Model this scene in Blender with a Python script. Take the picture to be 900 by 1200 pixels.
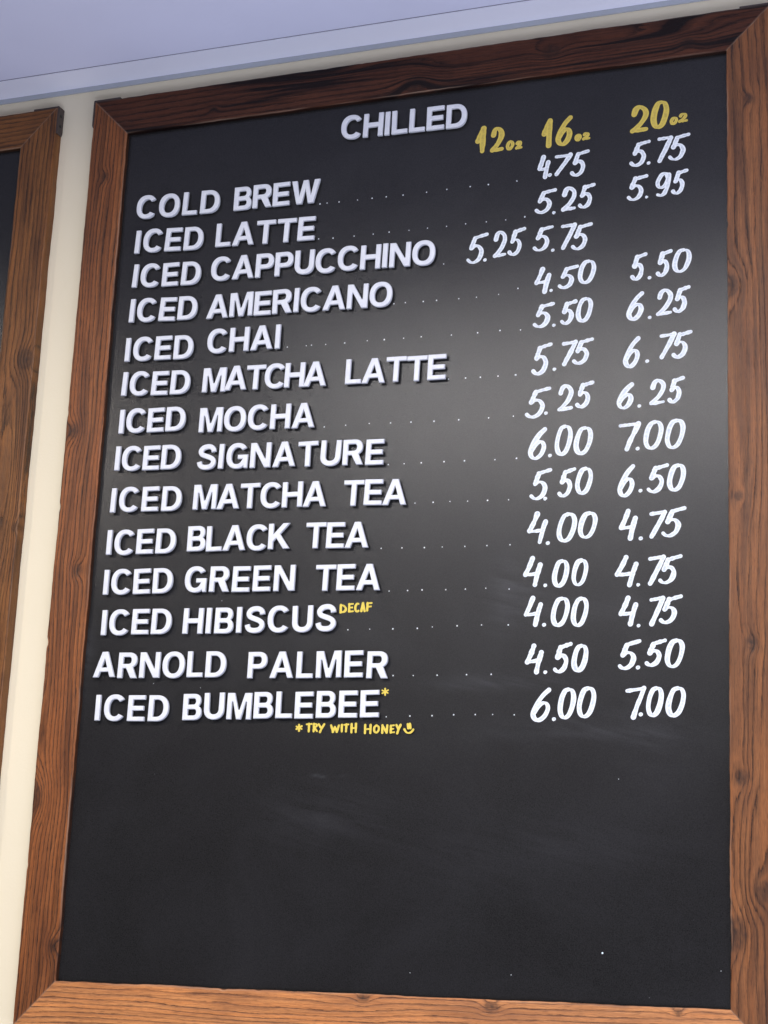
import bpy, bmesh, math, random
from mathutils import Vector, Matrix, noise

random.seed(7)
S = bpy.context.scene
COL = S.collection
for o in list(bpy.data.objects):
    bpy.data.objects.remove(o)

# ------------------------------------------------------------------ camera
MM = 0.001
BASE = 1.55                      # height of the board opening's lower edge above the floor (m)
CEIL = BASE + 1.353              # ceiling height (m)
cam_d = bpy.data.cameras.new("camera")
cam_d.sensor_fit = 'VERTICAL'
cam_d.sensor_height = 24.0
cam_d.lens = 43.6498
cam_d.clip_start = 0.05
cam_d.clip_end = 100.0
cam = bpy.data.objects.new("camera", cam_d)
COL.objects.link(cam)
cam.matrix_world = Matrix(((0.9347937, 0.0509562, 0.3515171, 1.334928),
    (0.352642, -0.2515007, -0.9013274, -2.2762008),
    (0.0424786, 0.9665148, -0.2530705, 1.5441484),
    (0, 0, 0, 1)))
S.camera = cam

# ------------------------------------------------------------------ world, lamps, exposure
W = bpy.data.worlds.new("World")
S.world = W
W.use_nodes = True
bg = W.node_tree.nodes["Background"]
bg.inputs["Color"].default_value = (0.74, 0.78, 1.0, 1)
bg.inputs["Strength"].default_value = 0.12

def area(name, loc, target, sx, sy, power, color):
    d = bpy.data.lights.new(name, 'AREA')
    d.shape = 'RECTANGLE'
    d.size, d.size_y = sx, sy
    d.energy = power
    d.color = color
    o = bpy.data.objects.new(name, d)
    COL.objects.link(o)
    o.location = loc
    v = Vector(target) - Vector(loc)
    o.rotation_euler = v.to_track_quat('-Z', 'Y').to_euler()
    return o

# rows of long ceiling fittings and a downlight in front of the boards, a cool window at the far end of the room,
# and an added cool fill lamp from below that brightens the ceiling
area('linear_light', (0.50, -1.40, CEIL - 0.03), (0.50, -1.40, 0), 1.70, 0.14, 54, (1.0, 0.96, 0.92))
area('linear_light', (0.00, -2.40, CEIL - 0.03), (0.00, -2.40, 0), 2.20, 0.14, 25, (1.0, 0.96, 0.92))
area('linear_light', (-0.30, -3.60, CEIL - 0.03), (-0.30, -3.60, 0), 2.60, 0.14, 30, (1.0, 0.96, 0.92))
area('downlight', (-1.15, -1.45, CEIL - 0.02), (-1.15, -1.45, 0), 0.12, 0.12, 24, (1.0, 0.92, 0.82))
area('window_light', (2.2, -5.5, 1.6), (0.6, 0, 2.0), 3.0, 1.8, 14, (0.90, 0.93, 1.0))
area('ceiling_fill', (1.7, -1.7, 0.75), (1.5, -1.3, 3.0), 3.2, 1.4, 104, (0.72, 0.76, 1.0))

S.view_settings.view_transform = 'Standard'
S.view_settings.look = 'None'
S.view_settings.exposure = -0.36
S.view_settings.gamma = 1.0

# ------------------------------------------------------------------ helpers
def P(x, n, z):
    """board millimetres (right, out from the front of the frame, up) -> metres"""
    return (x * MM, -n * MM, BASE + z * MM)

def tag(o, label=None, cat=None, group=None, kind=None):
    if label: o['label'] = label
    if cat: o['category'] = cat
    if group: o['group'] = group
    if kind: o['kind'] = kind
    return o

def mesh_obj(name, verts, faces, mat, parent=None, smooth=False):
    me = bpy.data.meshes.new(name)
    me.from_pydata(verts, [], faces)
    me.validate()
    if smooth:
        for p in me.polygons: p.use_smooth = True
        me.set_sharp_from_angle(angle=math.radians(35))
    if mat: me.materials.append(mat)
    o = bpy.data.objects.new(name, me)
    COL.objects.link(o)
    if parent:
        o.parent = parent
        o.matrix_parent_inverse = Matrix.Translation(-parent.location)
    return o

def box(x0, x1, n0, n1, z0, z1):
    v = [P(x, n, z) for x in (x0, x1) for n in (n0, n1) for z in (z0, z1)]
    f = [(0, 1, 3, 2), (4, 6, 7, 5), (0, 4, 5, 1), (2, 3, 7, 6), (0, 2, 6, 4), (1, 5, 7, 3)]
    return v, f

class NT:
    """small node-tree builder"""
    def __init__(self, name):
        self.m = bpy.data.materials.new(name)
        self.m.use_nodes = True
        self.t = self.m.node_tree
        self.b = self.t.nodes["Principled BSDF"]
    def n(self, typ, **kw):
        nd = self.t.nodes.new(typ)
        for k, v in kw.items(): setattr(nd, k, v)
        return nd
    def l(self, a, b): self.t.links.new(a, b)
    def put(self, sock, v):
        if hasattr(v, 'is_linked') or hasattr(v, 'links'): self.l(v, sock)
        else: sock.default_value = v
    def math(self, op, a, b=0.0, c=None, clamp=False):
        nd = self.n('ShaderNodeMath', operation=op, use_clamp=clamp)
        self.put(nd.inputs[0], a); self.put(nd.inputs[1], b)
        if c is not None: self.put(nd.inputs[2], c)
        return nd.outputs[0]
    def attr(self, name, vec=False):
        nd = self.n('ShaderNodeAttribute', attribute_name=name)
        return nd.outputs['Vector'] if vec else nd.outputs['Fac']
    def vmul(self, v, s):
        nd = self.n('ShaderNodeVectorMath', operation='MULTIPLY')
        self.put(nd.inputs[0], v); nd.inputs[1].default_value = s
        return nd.outputs[0]
    def noise(self, vec, scale=1.0, detail=3.0, rough=0.5, dist=0.0):
        nd = self.n('ShaderNodeTexNoise')
        self.l(vec, nd.inputs['Vector'])
        nd.inputs['Scale'].default_value = scale
        nd.inputs['Detail'].default_value = detail
        nd.inputs['Roughness'].default_value = rough
        nd.inputs['Distortion'].default_value = dist
        return nd.outputs['Fac']
    def mix(self, f, a, b, mode='MIX'):
        nd = self.n('ShaderNodeMix', data_type='RGBA', blend_type=mode)
        self.put(nd.inputs[0], f); self.put(nd.inputs[6], a); self.put(nd.inputs[7], b)
        return nd.outputs[2]
    def ramp(self, f, stops):
        nd = self.n('ShaderNodeValToRGB')
        while len(nd.color_ramp.elements) < len(stops): nd.color_ramp.elements.new(0.5)
        for e, (p, c) in zip(nd.color_ramp.elements, stops):
            e.position = p
            e.color = (c, c, c, 1) if not isinstance(c, tuple) else (*c, 1)
        self.l(f, nd.inputs[0])
        return nd.outputs[0]
    def rng(self, f, a, b, c=0.0, d=1.0):
        nd = self.n('ShaderNodeMapRange')
        self.put(nd.inputs[0], f)
        for i, v in enumerate((a, b, c, d)): nd.inputs[i + 1].default_value = v
        return nd.outputs[0]
    def bump(self, h, strength, dist):
        nd = self.n('ShaderNodeBump')
        nd.inputs['Strength'].default_value = strength
        nd.inputs['Distance'].default_value = dist
        self.l(h, nd.inputs['Height'])
        self.l(nd.outputs[0], self.b.inputs['Normal'])
    def obj(self):
        return self.n('ShaderNodeTexCoord').outputs['Object']
    def base(self, v): self.put(self.b.inputs['Base Color'], v)
    def rough(self, v): self.put(self.b.inputs['Roughness'], v)
    def spec(self, v): self.put(self.b.inputs['Specular IOR Level'], v)

# ------------------------------------------------------------------ materials
def wood(name, early, late, spacing, dark, gloss=0.33, ink=0.18):
    w = NT(name)
    rc = w.attr('rail_coord', True)
    fib = w.noise(w.vmul(rc, (0.010, 0.75, 1)), 1.0, 5.0, 0.68)           # long fibres
    fine = w.noise(w.vmul(rc, (0.07, 2.6, 1)), 1.0, 3.0, 0.65)            # pores and short flecks
    blot = w.noise(w.vmul(rc, (0.006, 0.030, 1)), 1.0, 4.0, 0.6)          # uneven stain
    band = w.noise(w.vmul(rc, (0.0025, 0.16, 1)), 1.0, 2.0, 0.5)          # lighter and darker strips
    wob = w.noise(w.vmul(rc, (0.030, 0.25, 1)), 1.0, 4.0, 0.6)
    rag = w.noise(w.vmul(rc, (0.15, 1.6, 1)), 1.0, 3.0, 0.7)
    g = w.attr('grain')
    t = w.math('ADD', w.math('DIVIDE', g, spacing), w.math('MULTIPLY', wob, 0.75))
    t = w.math('ADD', t, w.math('MULTIPLY', rag, 0.34))
    fr = w.math('FRACT', t)
    ring = w.ramp(fr, [(0.0, 0.30), (0.10, 0.06), (0.45, 0.10), (0.62, 0.22), (0.82, 0.62), (0.90, 1.0), (0.965, 1.0), (1.0, 0.30)])
    ringv = w.noise(w.vmul(rc, (0.006, 0.11, 1)), 1.7, 3.0, 0.6)
    late_f = w.math('MULTIPLY', ring, w.rng(ringv, 0.36, 0.60, ink, 1.0))
    late_f = w.math('MULTIPLY', late_f, w.rng(fine, 0.25, 0.55, 0.62, 1.0))
    lo = tuple(x * y for x, y in zip(early, (0.55, 0.48, 0.46))) + (1,)
    hi = tuple(min(1, x * y) for x, y in zip(early, (1.35, 1.38, 1.35))) + (1,)
    c = w.mix(w.rng(fib, 0.30, 0.72), lo, hi)
    c = w.mix(w.rng(band, 0.40, 0.66, 0.0, 0.45), c, tuple(x * y for x, y in zip(early, (1.15, 0.95, 0.72))) + (1,))
    c = w.mix(w.rng(blot, 0.44, 0.70, 0.0, 0.70), c, tuple(x * y for x, y in zip(early, (0.42, 0.38, 0.46))) + (1,))
    c = w.mix(w.math('MULTIPLY', late_f, 0.96), c, late + (1,))
    c = w.mix(w.rng(fine, 0.52, 0.66, 0.0, 0.75), c, late + (1,))
    k = w.math('MULTIPLY', w.attr('knot'), w.rng(rag, 0.3, 0.6, 0.65, 1.0))
    c = w.mix(w.math('MULTIPLY', k, 0.95, clamp=True), c, (0.018, 0.010, 0.007, 1))
    if dark > 0:
        cv = w.n('ShaderNodeCombineXYZ')
        sp = w.n('ShaderNodeSeparateXYZ'); w.l(rc, sp.inputs[0])
        w.l(w.math('MULTIPLY', w.math('ADD', g, w.math('MULTIPLY', wob, 3.0)), 0.085), cv.inputs[0])
        w.l(w.math('MULTIPLY', sp.outputs[0], 0.0035), cv.inputs[1]); w.l(sp.outputs[2], cv.inputs[2])
        dn = w.noise(cv.outputs[0], 1.0, 2.0, 0.5, 0.2)        # dark heartwood zones that follow the rings
        c = w.mix(w.rng(dn, 0.50, 0.62, 0.0, dark), c, late + (1,))
    c = w.mix(w.math('MULTIPLY', w.attr('wear'), 0.75, clamp=True), c, (0.30, 0.20, 0.135, 1))
    w.base(c)
    w.rough(w.rng(fib, 0.2, 0.8, 0.36, 0.54))
    w.spec(gloss)
    h = w.math('SUBTRACT', w.math('ADD', w.math('MULTIPLY', fib, 0.5), w.math('MULTIPLY', fine, 0.25)), w.math('MULTIPLY', late_f, 0.6))
    w.bump(h, 0.7, 0.0012)
    return w.m

M_TOP = wood('wood_top_rail_shaded', (0.092, 0.032, 0.016), (0.007, 0.0035, 0.003), 9.0, 0.96, 0.16, 0.6)  # wood colour darkened to paint in the weaker light near the ceiling
M_LEFT = wood('wood_left_rail', (0.285, 0.098, 0.029), (0.012, 0.005, 0.003), 6.2, 0.35, 0.26, 0.60)
M_RIGHT = wood('wood_right_rail', (0.250, 0.096, 0.030), (0.016, 0.007, 0.004), 11.5, 0.40, 0.32, 0.22)
M_BOT = wood('wood_bottom_rail', (0.62, 0.26, 0.085), (0.080, 0.028, 0.012), 7.0, 0.15, 0.33, 0.55)
M_SIDE2 = wood('wood_other_board', (0.235, 0.094, 0.025), (0.018, 0.008, 0.004), 8.0, 0.4, 0.28, 0.5)

def chalkboard():
    w = NT('chalkboard_paint')
    o = w.obj()
    sep = w.n('ShaderNodeSeparateXYZ'); w.l(o, sep.inputs[0])
    x, z = sep.outputs['X'], sep.outputs['Z']
    def spot(cx, cz, rx, rz):
        dx = w.math('DIVIDE', w.math('SUBTRACT', x, cx), rx)
        dz = w.math('DIVIDE', w.math('SUBTRACT', z, cz), rz)
        q = w.math('ADD', w.math('MULTIPLY', dx, dx), w.math('MULTIPLY', dz, dz))
        return w.math('POWER', 2.718, w.math('MULTIPLY', q, -1.0))
    spots = None
    for a in [(0.738, 0.333, 0.13, 0.01, 0.03), (0.682, 0.35, 0.06, 0.01, 0.03), (0.623, 0.401, 0.09, 0.01, 0.06), (0.643, 0.524, 0.035, 0.035, 0.04), (0.62, 0.514, 0.02, 0.05, 0.035), (0.736, 0.493, 0.1, 0.015, 0.03), (0.382, 0.229, 0.09, 0.035, 0.025), (0.366, 0.281, 0.006, 0.0022, 0.06), (0.376, 0.279, 0.005, 0.0018, 0.06), (0.408, 0.281, 0.006, 0.002, 0.04), (0.815, 0.343, 0.05, 0.05, 0.03), (0.707, 0.194, 0.2, 0.03, 0.01), (0.002, 0.449, 0.012, 0.05, 0.06), (0.596, 0.171, 0.18, 0.05, 0.008)]:
        s = w.math('MULTIPLY', spot(*a[:4]), a[4])
        spots = s if spots is None else w.math('ADD', spots, s)
    rot = w.n('ShaderNodeMapping'); w.l(o, rot.inputs[0]); rot.inputs['Rotation'].default_value = (0, math.radians(-14), 0)
    streak = w.noise(w.vmul(rot.outputs[0], (7, 1, 60)), 1.0, 4.0, 0.6, 0.6)
    cloud = w.noise(o, 6.0, 4.0, 0.6, 0.5)
    dust = w.math('MULTIPLY', spots, w.rng(streak, 0.35, 0.72))
    dust = w.math('ADD', dust, w.math('MULTIPLY', w.rng(cloud, 0.42, 0.80), 0.012))
    weave = w.noise(w.vmul(o, (260, 1, 700)), 1.0, 2.0, 0.5)
    grit = w.noise(o, 650.0, 4.0, 0.8)
    c = w.mix(w.rng(grit, 0.3, 0.7), (0.0060, 0.0058, 0.0058, 1), (0.0235, 0.0222, 0.0216, 1))
    c = w.mix(dust, c, (0.42, 0.43, 0.46, 1))
    vor = w.n('ShaderNodeTexVoronoi'); w.l(o, vor.inputs['Vector']); vor.inputs['Scale'].default_value = 55.0
    rnd = w.n('ShaderNodeSeparateColor'); w.l(vor.outputs['Color'], rnd.inputs[0])
    r = w.math('MULTIPLY', w.rng(rnd.outputs[0], 0.90, 1.0, 0.0, 1.0), 0.050)
    sp = w.math('LESS_THAN', vor.outputs['Distance'], r)
    c = w.mix(w.math('MULTIPLY', sp, w.math('MULTIPLY', rnd.outputs[1], 0.40)), c, (0.5, 0.5, 0.5, 1))
    w.base(c)
    w.rough(w.math('ADD', w.rng(cloud, 0.3, 0.7, 0.17, 0.19), w.rng(grit, 0.3, 0.7, -0.025, 0.025)))
    w.spec(0.30)
    tooth = w.noise(o, 1500.0, 1.0, 0.5)
    w.bump(w.math('ADD', tooth, w.math('MULTIPLY', weave, 0.25)), 0.5, 0.00023)
    return w.m
M_BOARD = chalkboard()

def paint(name, col, rough, nscale, strength, vary=0.06):
    w = NT(name)
    o = w.obj()
    c = w.noise(o, 3.0, 3.0)
    w.base(w.mix(w.rng(c, 0.3, 0.7), tuple(x * (1 - vary) for x in col) + (1,), tuple(min(1, x * (1 + vary)) for x in col) + (1,)))
    w.rough(rough)
    w.spec(0.3)
    w.bump(w.noise(o, nscale, 3.0, 0.6), strength, 0.0006)
    return w.m
M_WALL = paint('cream_wall_paint', (0.76, 0.675, 0.48), 0.7, 260.0, 0.25, 0.02)
M_CEIL = paint('ceiling_paint', (0.78, 0.795, 0.93), 0.8, 180.0, 0.25, 0.05)
M_TRIM = paint('ceiling_trim_paint', (0.89, 0.90, 0.97), 0.6, 120.0, 0.15, 0.02)
M_GREY = paint('grey_metal_angle', (0.40, 0.42, 0.44), 0.5, 90.0, 0.1, 0.05)
M_GAP_SHADE = paint('grey_gap_shade', (0.22, 0.22, 0.27), 0.8, 90.0, 0.1, 0.1)  # dark grey that paints shade into the ceiling gap
M_BRKT = paint('dark_bracket_metal', (0.055, 0.040, 0.034), 0.5, 300.0, 0.2, 0.15)
M_HOLE = paint('blackened_screw', (0.012, 0.011, 0.011), 0.45, 300.0, 0.1, 0.1)

def plastic():
    w = NT('white_letter_plastic')
    o = w.obj()
    w.base(w.mix(w.rng(w.noise(o, 90.0, 3.0), 0.35, 0.7), (0.73, 0.74, 0.735, 1), (0.66, 0.67, 0.69, 1)))
    w.rough(0.42); w.spec(0.4)
    w.bump(w.noise(o, 500.0, 2.0), 0.12, 0.0003)
    return w.m
M_PLASTIC = plastic()

def marker(name, a, b):
    w = NT(name)
    e = w.attr('edge')
    rc = w.attr('stroke_coord', True)
    n1 = w.noise(rc, 0.35, 3.0, 0.6)
    thin = w.math('SUBTRACT', w.rng(n1, 0.30, 0.75), w.rng(e, 0.35, 0.85, 0.0, 0.9), clamp=True)
    w.base(w.mix(thin, a + (1,), b + (1,)))
    w.rough(0.6); w.spec(0.25)
    return w.m
M_WHITE = marker('white_chalk_marker', (0.76, 0.79, 0.79), (0.42, 0.47, 0.52))
M_HEAD = marker('shaded_yellow_chalk_marker', (0.62, 0.475, 0.085), (0.40, 0.30, 0.065))  # same yellow marker, dimmed in colour for the weaker light up top
M_YELL = marker('yellow_chalk_marker', (0.74, 0.57, 0.085), (0.54, 0.41, 0.08))

# ------------------------------------------------------------------ setting: wall, ceiling
v, f = box(-3000, 3400, -140, -18, -BASE / MM, 1345.5)
tag(mesh_obj('wall', v, f, M_WALL), kind='structure')
v, f = box(-3000, 3400, -140, -18.5, 1345.5, 1600)
v2, f2 = box(-3000, 3400, 40.6, 3600, 1352.6, 1500)
tag(mesh_obj('ceiling', v + v2, f + [tuple(i + 8 for i in q) for q in f2], M_CEIL), kind='structure')
v, f = box(-3000, 3400, -18.4, 37.2, 1352.5, 1368)
tag(mesh_obj('ceiling_trim', v, f, M_TRIM), kind='structure')
v, f = box(-3000, 3400, -18.2, -15.6, 1344.5, 1352.3)
tag(mesh_obj('ceiling_edge_strip', v, f, M_GREY), kind='structure')

v, f = box(-3000, 3400, 36.8, 42.0, 1353.3, 1360)
tag(mesh_obj('ceiling_gap_shade', v, f, M_GAP_SHADE), kind='structure')  # added strip, coloured dark so the open gap looks shaded

# ------------------------------------------------------------------ framed boards
BW, BH, RW = 914.0, 1254.57, 61.0

def nz(*a): return noise.noise(Vector(a))

def rail(parent, origin, along, inward, length, knots, bumps, mat, seed, flow=1.0):
    """one mitred frame board: origin is its outer corner, `inward` points to the panel (X,Z)"""
    NU = 26
    prof = [(0.0, -17.6), (0.0, -9.0), (0.0, -2.2), (0.35, -0.9), (1.4, -0.15)]
    prof += [(2.6 + (RW - 5.2) * i / NU, 0.0) for i in range(NU + 1)]
    prof += [(RW - 1.4, -0.15), (RW - 0.35, -0.9), (RW, -2.2), (RW, -9.0), (RW, -15.0)]
    NL = int(length / 2.6)
    verts, grain, knot, wear, coord = [], [], [], [], []
    for i in range(NL + 1):
        s = i / NL
        for j, (u, n) in enumerate(prof):
            l = u + 0.12 + s * (length - 2 * u - 0.24)
            eo = 1.0 * nz(l * 0.012, seed, 3.1) + 0.5 * nz(l * 0.06, seed, 9.7)
            ei = 1.3 * nz(l * 0.011, seed, 23.1) + 0.6 * nz(l * 0.07, seed, 29.7)
            ch = max(0.0, nz(l * 0.035, seed, 41.0) - 0.42) * 7.0
            du, dn = 0.0, 0.0
            if u < 3: du = eo + (ch if n > -3 else 0)
            if u > RW - 3: du = ei - (max(0.0, nz(l * 0.04, seed, 57.0) - 0.45) * 6.0 if n > -3 else 0)
            if n > -0.01: dn = 0.22 * nz(l * 0.01, u * 0.12, seed + 70)
            endfade = min(1.0, min(l - u, length - u - l) / 25.0)
            du *= max(0.0, endfade)
            uu = u + du
            x = origin[0] + along[0] * l + inward[0] * uu
            z = origin[1] + along[1] * l + inward[1] * uu
            verts.append(P(x, n + dn, z))
            g = u * flow + 9.0 * nz(l * 0.0022, u * 0.012, seed + 5) + 3.0 * nz(l * 0.009, u * 0.03, seed + 11)
            for (bl, bu, rl, ru, amp) in bumps:
                g += amp * math.exp(-((l - bl) / rl) ** 2 - ((u - bu) / ru) ** 2)
            k = 0.0
            for (kl, ku, r) in knots:
                q = ((l - kl) / (r * 1.25)) ** 2 + ((u - ku) / r) ** 2
                if q < 60:
                    g += 2.1 * r * math.exp(-q / 6.5) * (1.0 if ku > RW / 2 else -1.0)
                    ring = 1.15 * math.exp(-q * 0.8) + 0.45 * math.exp(-(math.sqrt(q) - 1.25) ** 2 * 9)
                    k = max(k, ring * (0.75 + 0.5 * nz(l * 0.2, u * 0.2, seed)))
            grain.append(g + 40.0)
            if u > RW - 1 and n < -2: k = max(k, 0.97)          # the lip is painted black with the panel
            knot.append(min(1.0, k))
            w = 0.0
            if RW - 1.6 <= u <= RW - 0.2 or 0.2 <= u <= 1.6:
                w = max(0.0, 0.12 + 1.1 * nz(l * 0.012, u, seed + 33))
                if u < 5: w *= 0.35
            if (i == 0 or i == NL) and n > -1: w = max(w, 0.45 + 0.5 * nz(u * 0.1, seed, 2.0))
            wear.append(w)
            coord.append((l + seed * 531.0, u + (0 if n > -2 else -n * 1.0), seed * 17.0))
    m = len(prof)
    faces = []
    for i in range(NL):
        for j in range(m - 1):
            a = i * m + j
            faces.append((a, a + 1, a + m + 1, a + m))
    faces.append(tuple(range(m)))
    faces.append(tuple(NL * m + j for j in reversed(range(m))))
    o = mesh_obj('frame_rail', verts, faces, mat, parent, smooth=True)
    me = o.data
    # make the normals point outwards whichever way the rail was laid
    c = along[0] * inward[1] - along[1] * inward[0]
    if c > 0: me.flip_normals()
    for nm, data in (('grain', grain), ('knot', knot), ('wear', wear)):
        a = me.attributes.new(nm, 'FLOAT', 'POINT')
        a.data.foreach_set('value', data)
    a = me.attributes.new('rail_coord', 'FLOAT_VECTOR', 'POINT')
    a.data.foreach_set('vector', [q for t in coord for q in t])
    return o

def bracket(parent, cx, cz, sx):
    """L-shaped corner plate let over the outer edges of a top corner; sx = -1 left corner, +1 right corner"""
    T, D, LEN = 2.6, 15.0, 43.0
    pts = [(0, 0), (-sx * LEN, 0), (-sx * LEN, T), (sx * T * 0.6, T), (sx * T, T * 0.6), (sx * T, -LEN + 4), (sx * T * 0.5, -LEN), (0, -LEN)]
    n0, n1 = -16.5, -1.2
    v = [P(cx + a, n0, cz + b) for a, b in pts] + [P(cx + a, n1, cz + b) for a, b in pts]
    k = len(pts)
    f = [tuple(range(k)), tuple(range(2 * k - 1, k - 1, -1))]
    f += [(i, i + k, (i + 1) % k + k, (i + 1) % k) for i in range(k)]
    o = mesh_obj('corner_bracket', v, f, M_BRKT, parent)
    for dz in (-12.0, -29.0):
        vs, fs = [], []
        for q in range(14):
            a = 2 * math.pi * q / 14
            for (r, dx) in ((2.6, 0.0), (2.6, 0.5), (1.5, 0.75)):
                vs.append(P(cx + sx * (T + dx), -8.5 + r * math.cos(a), cz + dz + r * math.sin(a)))
        for q in range(14):
            a, b = q * 3, ((q + 1) % 14) * 3
            fs += [(a, b, b + 1, a + 1), (a + 1, b + 1, b + 2, a + 2)]
        fs.append(tuple(q * 3 + 2 for q in range(14)))
        mesh_obj('screw', vs, fs, M_HOLE, o)
    return o

def board(x0, label, mats, knots, bumps, seed):
    root = bpy.data.objects.new('menu_board', None)
    COL.objects.link(root)
    root.location = P(x0, -18, 0)
    tag(root, label, 'menu board', 'framed menu boards on the wall')
    v, f = box(0, BW + 6, -14, -8, 0, BH + 6)
    pan = mesh_obj('chalkboard_panel', v, f, M_BOARD, None)
    for vv in pan.data.vertices: vv.co = vv.co - Vector(P(0, 0, 0))
    pan.location = P(x0 - 3, 0, -3)
    pan.parent = root
    pan.matrix_parent_inverse = Matrix.Translation(-root.location)
    L, T = BW + 2 * RW, BH + 2 * RW
    rail(root, (x0 - RW, -RW), (0, 1), (1, 0), T, knots[0], bumps[0], mats[0], seed + 1)
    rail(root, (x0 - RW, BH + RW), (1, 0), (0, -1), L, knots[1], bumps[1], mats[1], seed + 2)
    rail(root, (x0 + BW + RW, -RW), (0, 1), (-1, 0), T, knots[2], bumps[2], mats[2], seed + 3)
    rail(root, (x0 - RW, -RW), (1, 0), (0, 1), L, knots[3], bumps[3], mats[3], seed + 4)
    bracket(root, x0 - RW, BH + RW, -1)
    bracket(root, x0 + BW + RW, BH + RW, 1)
    return root

main = board(0.0, 'wood framed chalkboard menu listing chilled drinks and prices, hanging in the middle of the wall',
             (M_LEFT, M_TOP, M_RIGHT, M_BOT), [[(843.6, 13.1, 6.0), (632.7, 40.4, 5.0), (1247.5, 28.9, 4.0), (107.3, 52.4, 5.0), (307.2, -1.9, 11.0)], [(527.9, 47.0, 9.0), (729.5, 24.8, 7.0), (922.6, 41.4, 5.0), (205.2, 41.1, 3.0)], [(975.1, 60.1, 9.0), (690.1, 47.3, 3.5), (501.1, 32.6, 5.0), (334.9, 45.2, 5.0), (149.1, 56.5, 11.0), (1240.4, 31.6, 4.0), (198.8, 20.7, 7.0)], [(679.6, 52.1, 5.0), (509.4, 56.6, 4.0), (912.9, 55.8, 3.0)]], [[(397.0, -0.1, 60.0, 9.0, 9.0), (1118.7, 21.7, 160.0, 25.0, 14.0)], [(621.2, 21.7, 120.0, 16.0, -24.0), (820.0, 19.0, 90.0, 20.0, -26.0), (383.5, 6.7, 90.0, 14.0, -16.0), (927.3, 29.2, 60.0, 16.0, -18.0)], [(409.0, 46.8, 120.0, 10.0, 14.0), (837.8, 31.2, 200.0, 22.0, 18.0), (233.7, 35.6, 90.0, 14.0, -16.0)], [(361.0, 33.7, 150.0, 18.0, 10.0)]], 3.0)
other = board(-127.5 - RW - BW, 'second wood framed blackboard at the left edge, only its right rail in view',
             (M_SIDE2, M_SIDE2, M_SIDE2, M_BOT), [[], [], [(962.9, 14.0, 9.0), (701.4, 3.8, 4.0)], []], [[], [], [(778.1, 23.7, 190.0, 18.0, 30.0)], []], 20.0)

# ------------------------------------------------------------------ plastic letters
def arc(cx, cy, rx, ry, a0, a1, n=22, p=2.25):
    out = []
    for i in range(n + 1):
        a = math.radians(a0 + (a1 - a0) * i / n)
        c, s = math.cos(a), math.sin(a)
        out.append((cx + rx * math.copysign(abs(c) ** (2 / p), c), cy + ry * math.copysign(abs(s) ** (2 / p), s)))
    return out

def smooth_line(pts, n=8):
    out = []
    q = [pts[0]] + list(pts) + [pts[-1]]
    for i in range(1, len(q) - 2):
        p0, p1, p2, p3 = q[i - 1], q[i], q[i + 1], q[i + 2]
        for k in range(n):
            t = k / n
            out.append(tuple(0.5 * (2 * b + (c - a) * t + (2 * a - 5 * b + 4 * c - d) * t * t + (3 * b - a - 3 * c + d) * t ** 3)
                             for a, b, c, d in zip(p0, p1, p2, p3)))
    out.append(tuple(pts[-1]))
    return out

def offset(pts, d):
    out = []
    for i, (x, y) in enumerate(pts):
        a, b = pts[max(0, i - 1)], pts[min(len(pts) - 1, i + 1)]
        tx, ty = b[0] - a[0], b[1] - a[1]
        L = math.hypot(tx, ty) or 1
        out.append((x - ty / L * d, y + tx / L * d))
    return out

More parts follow.
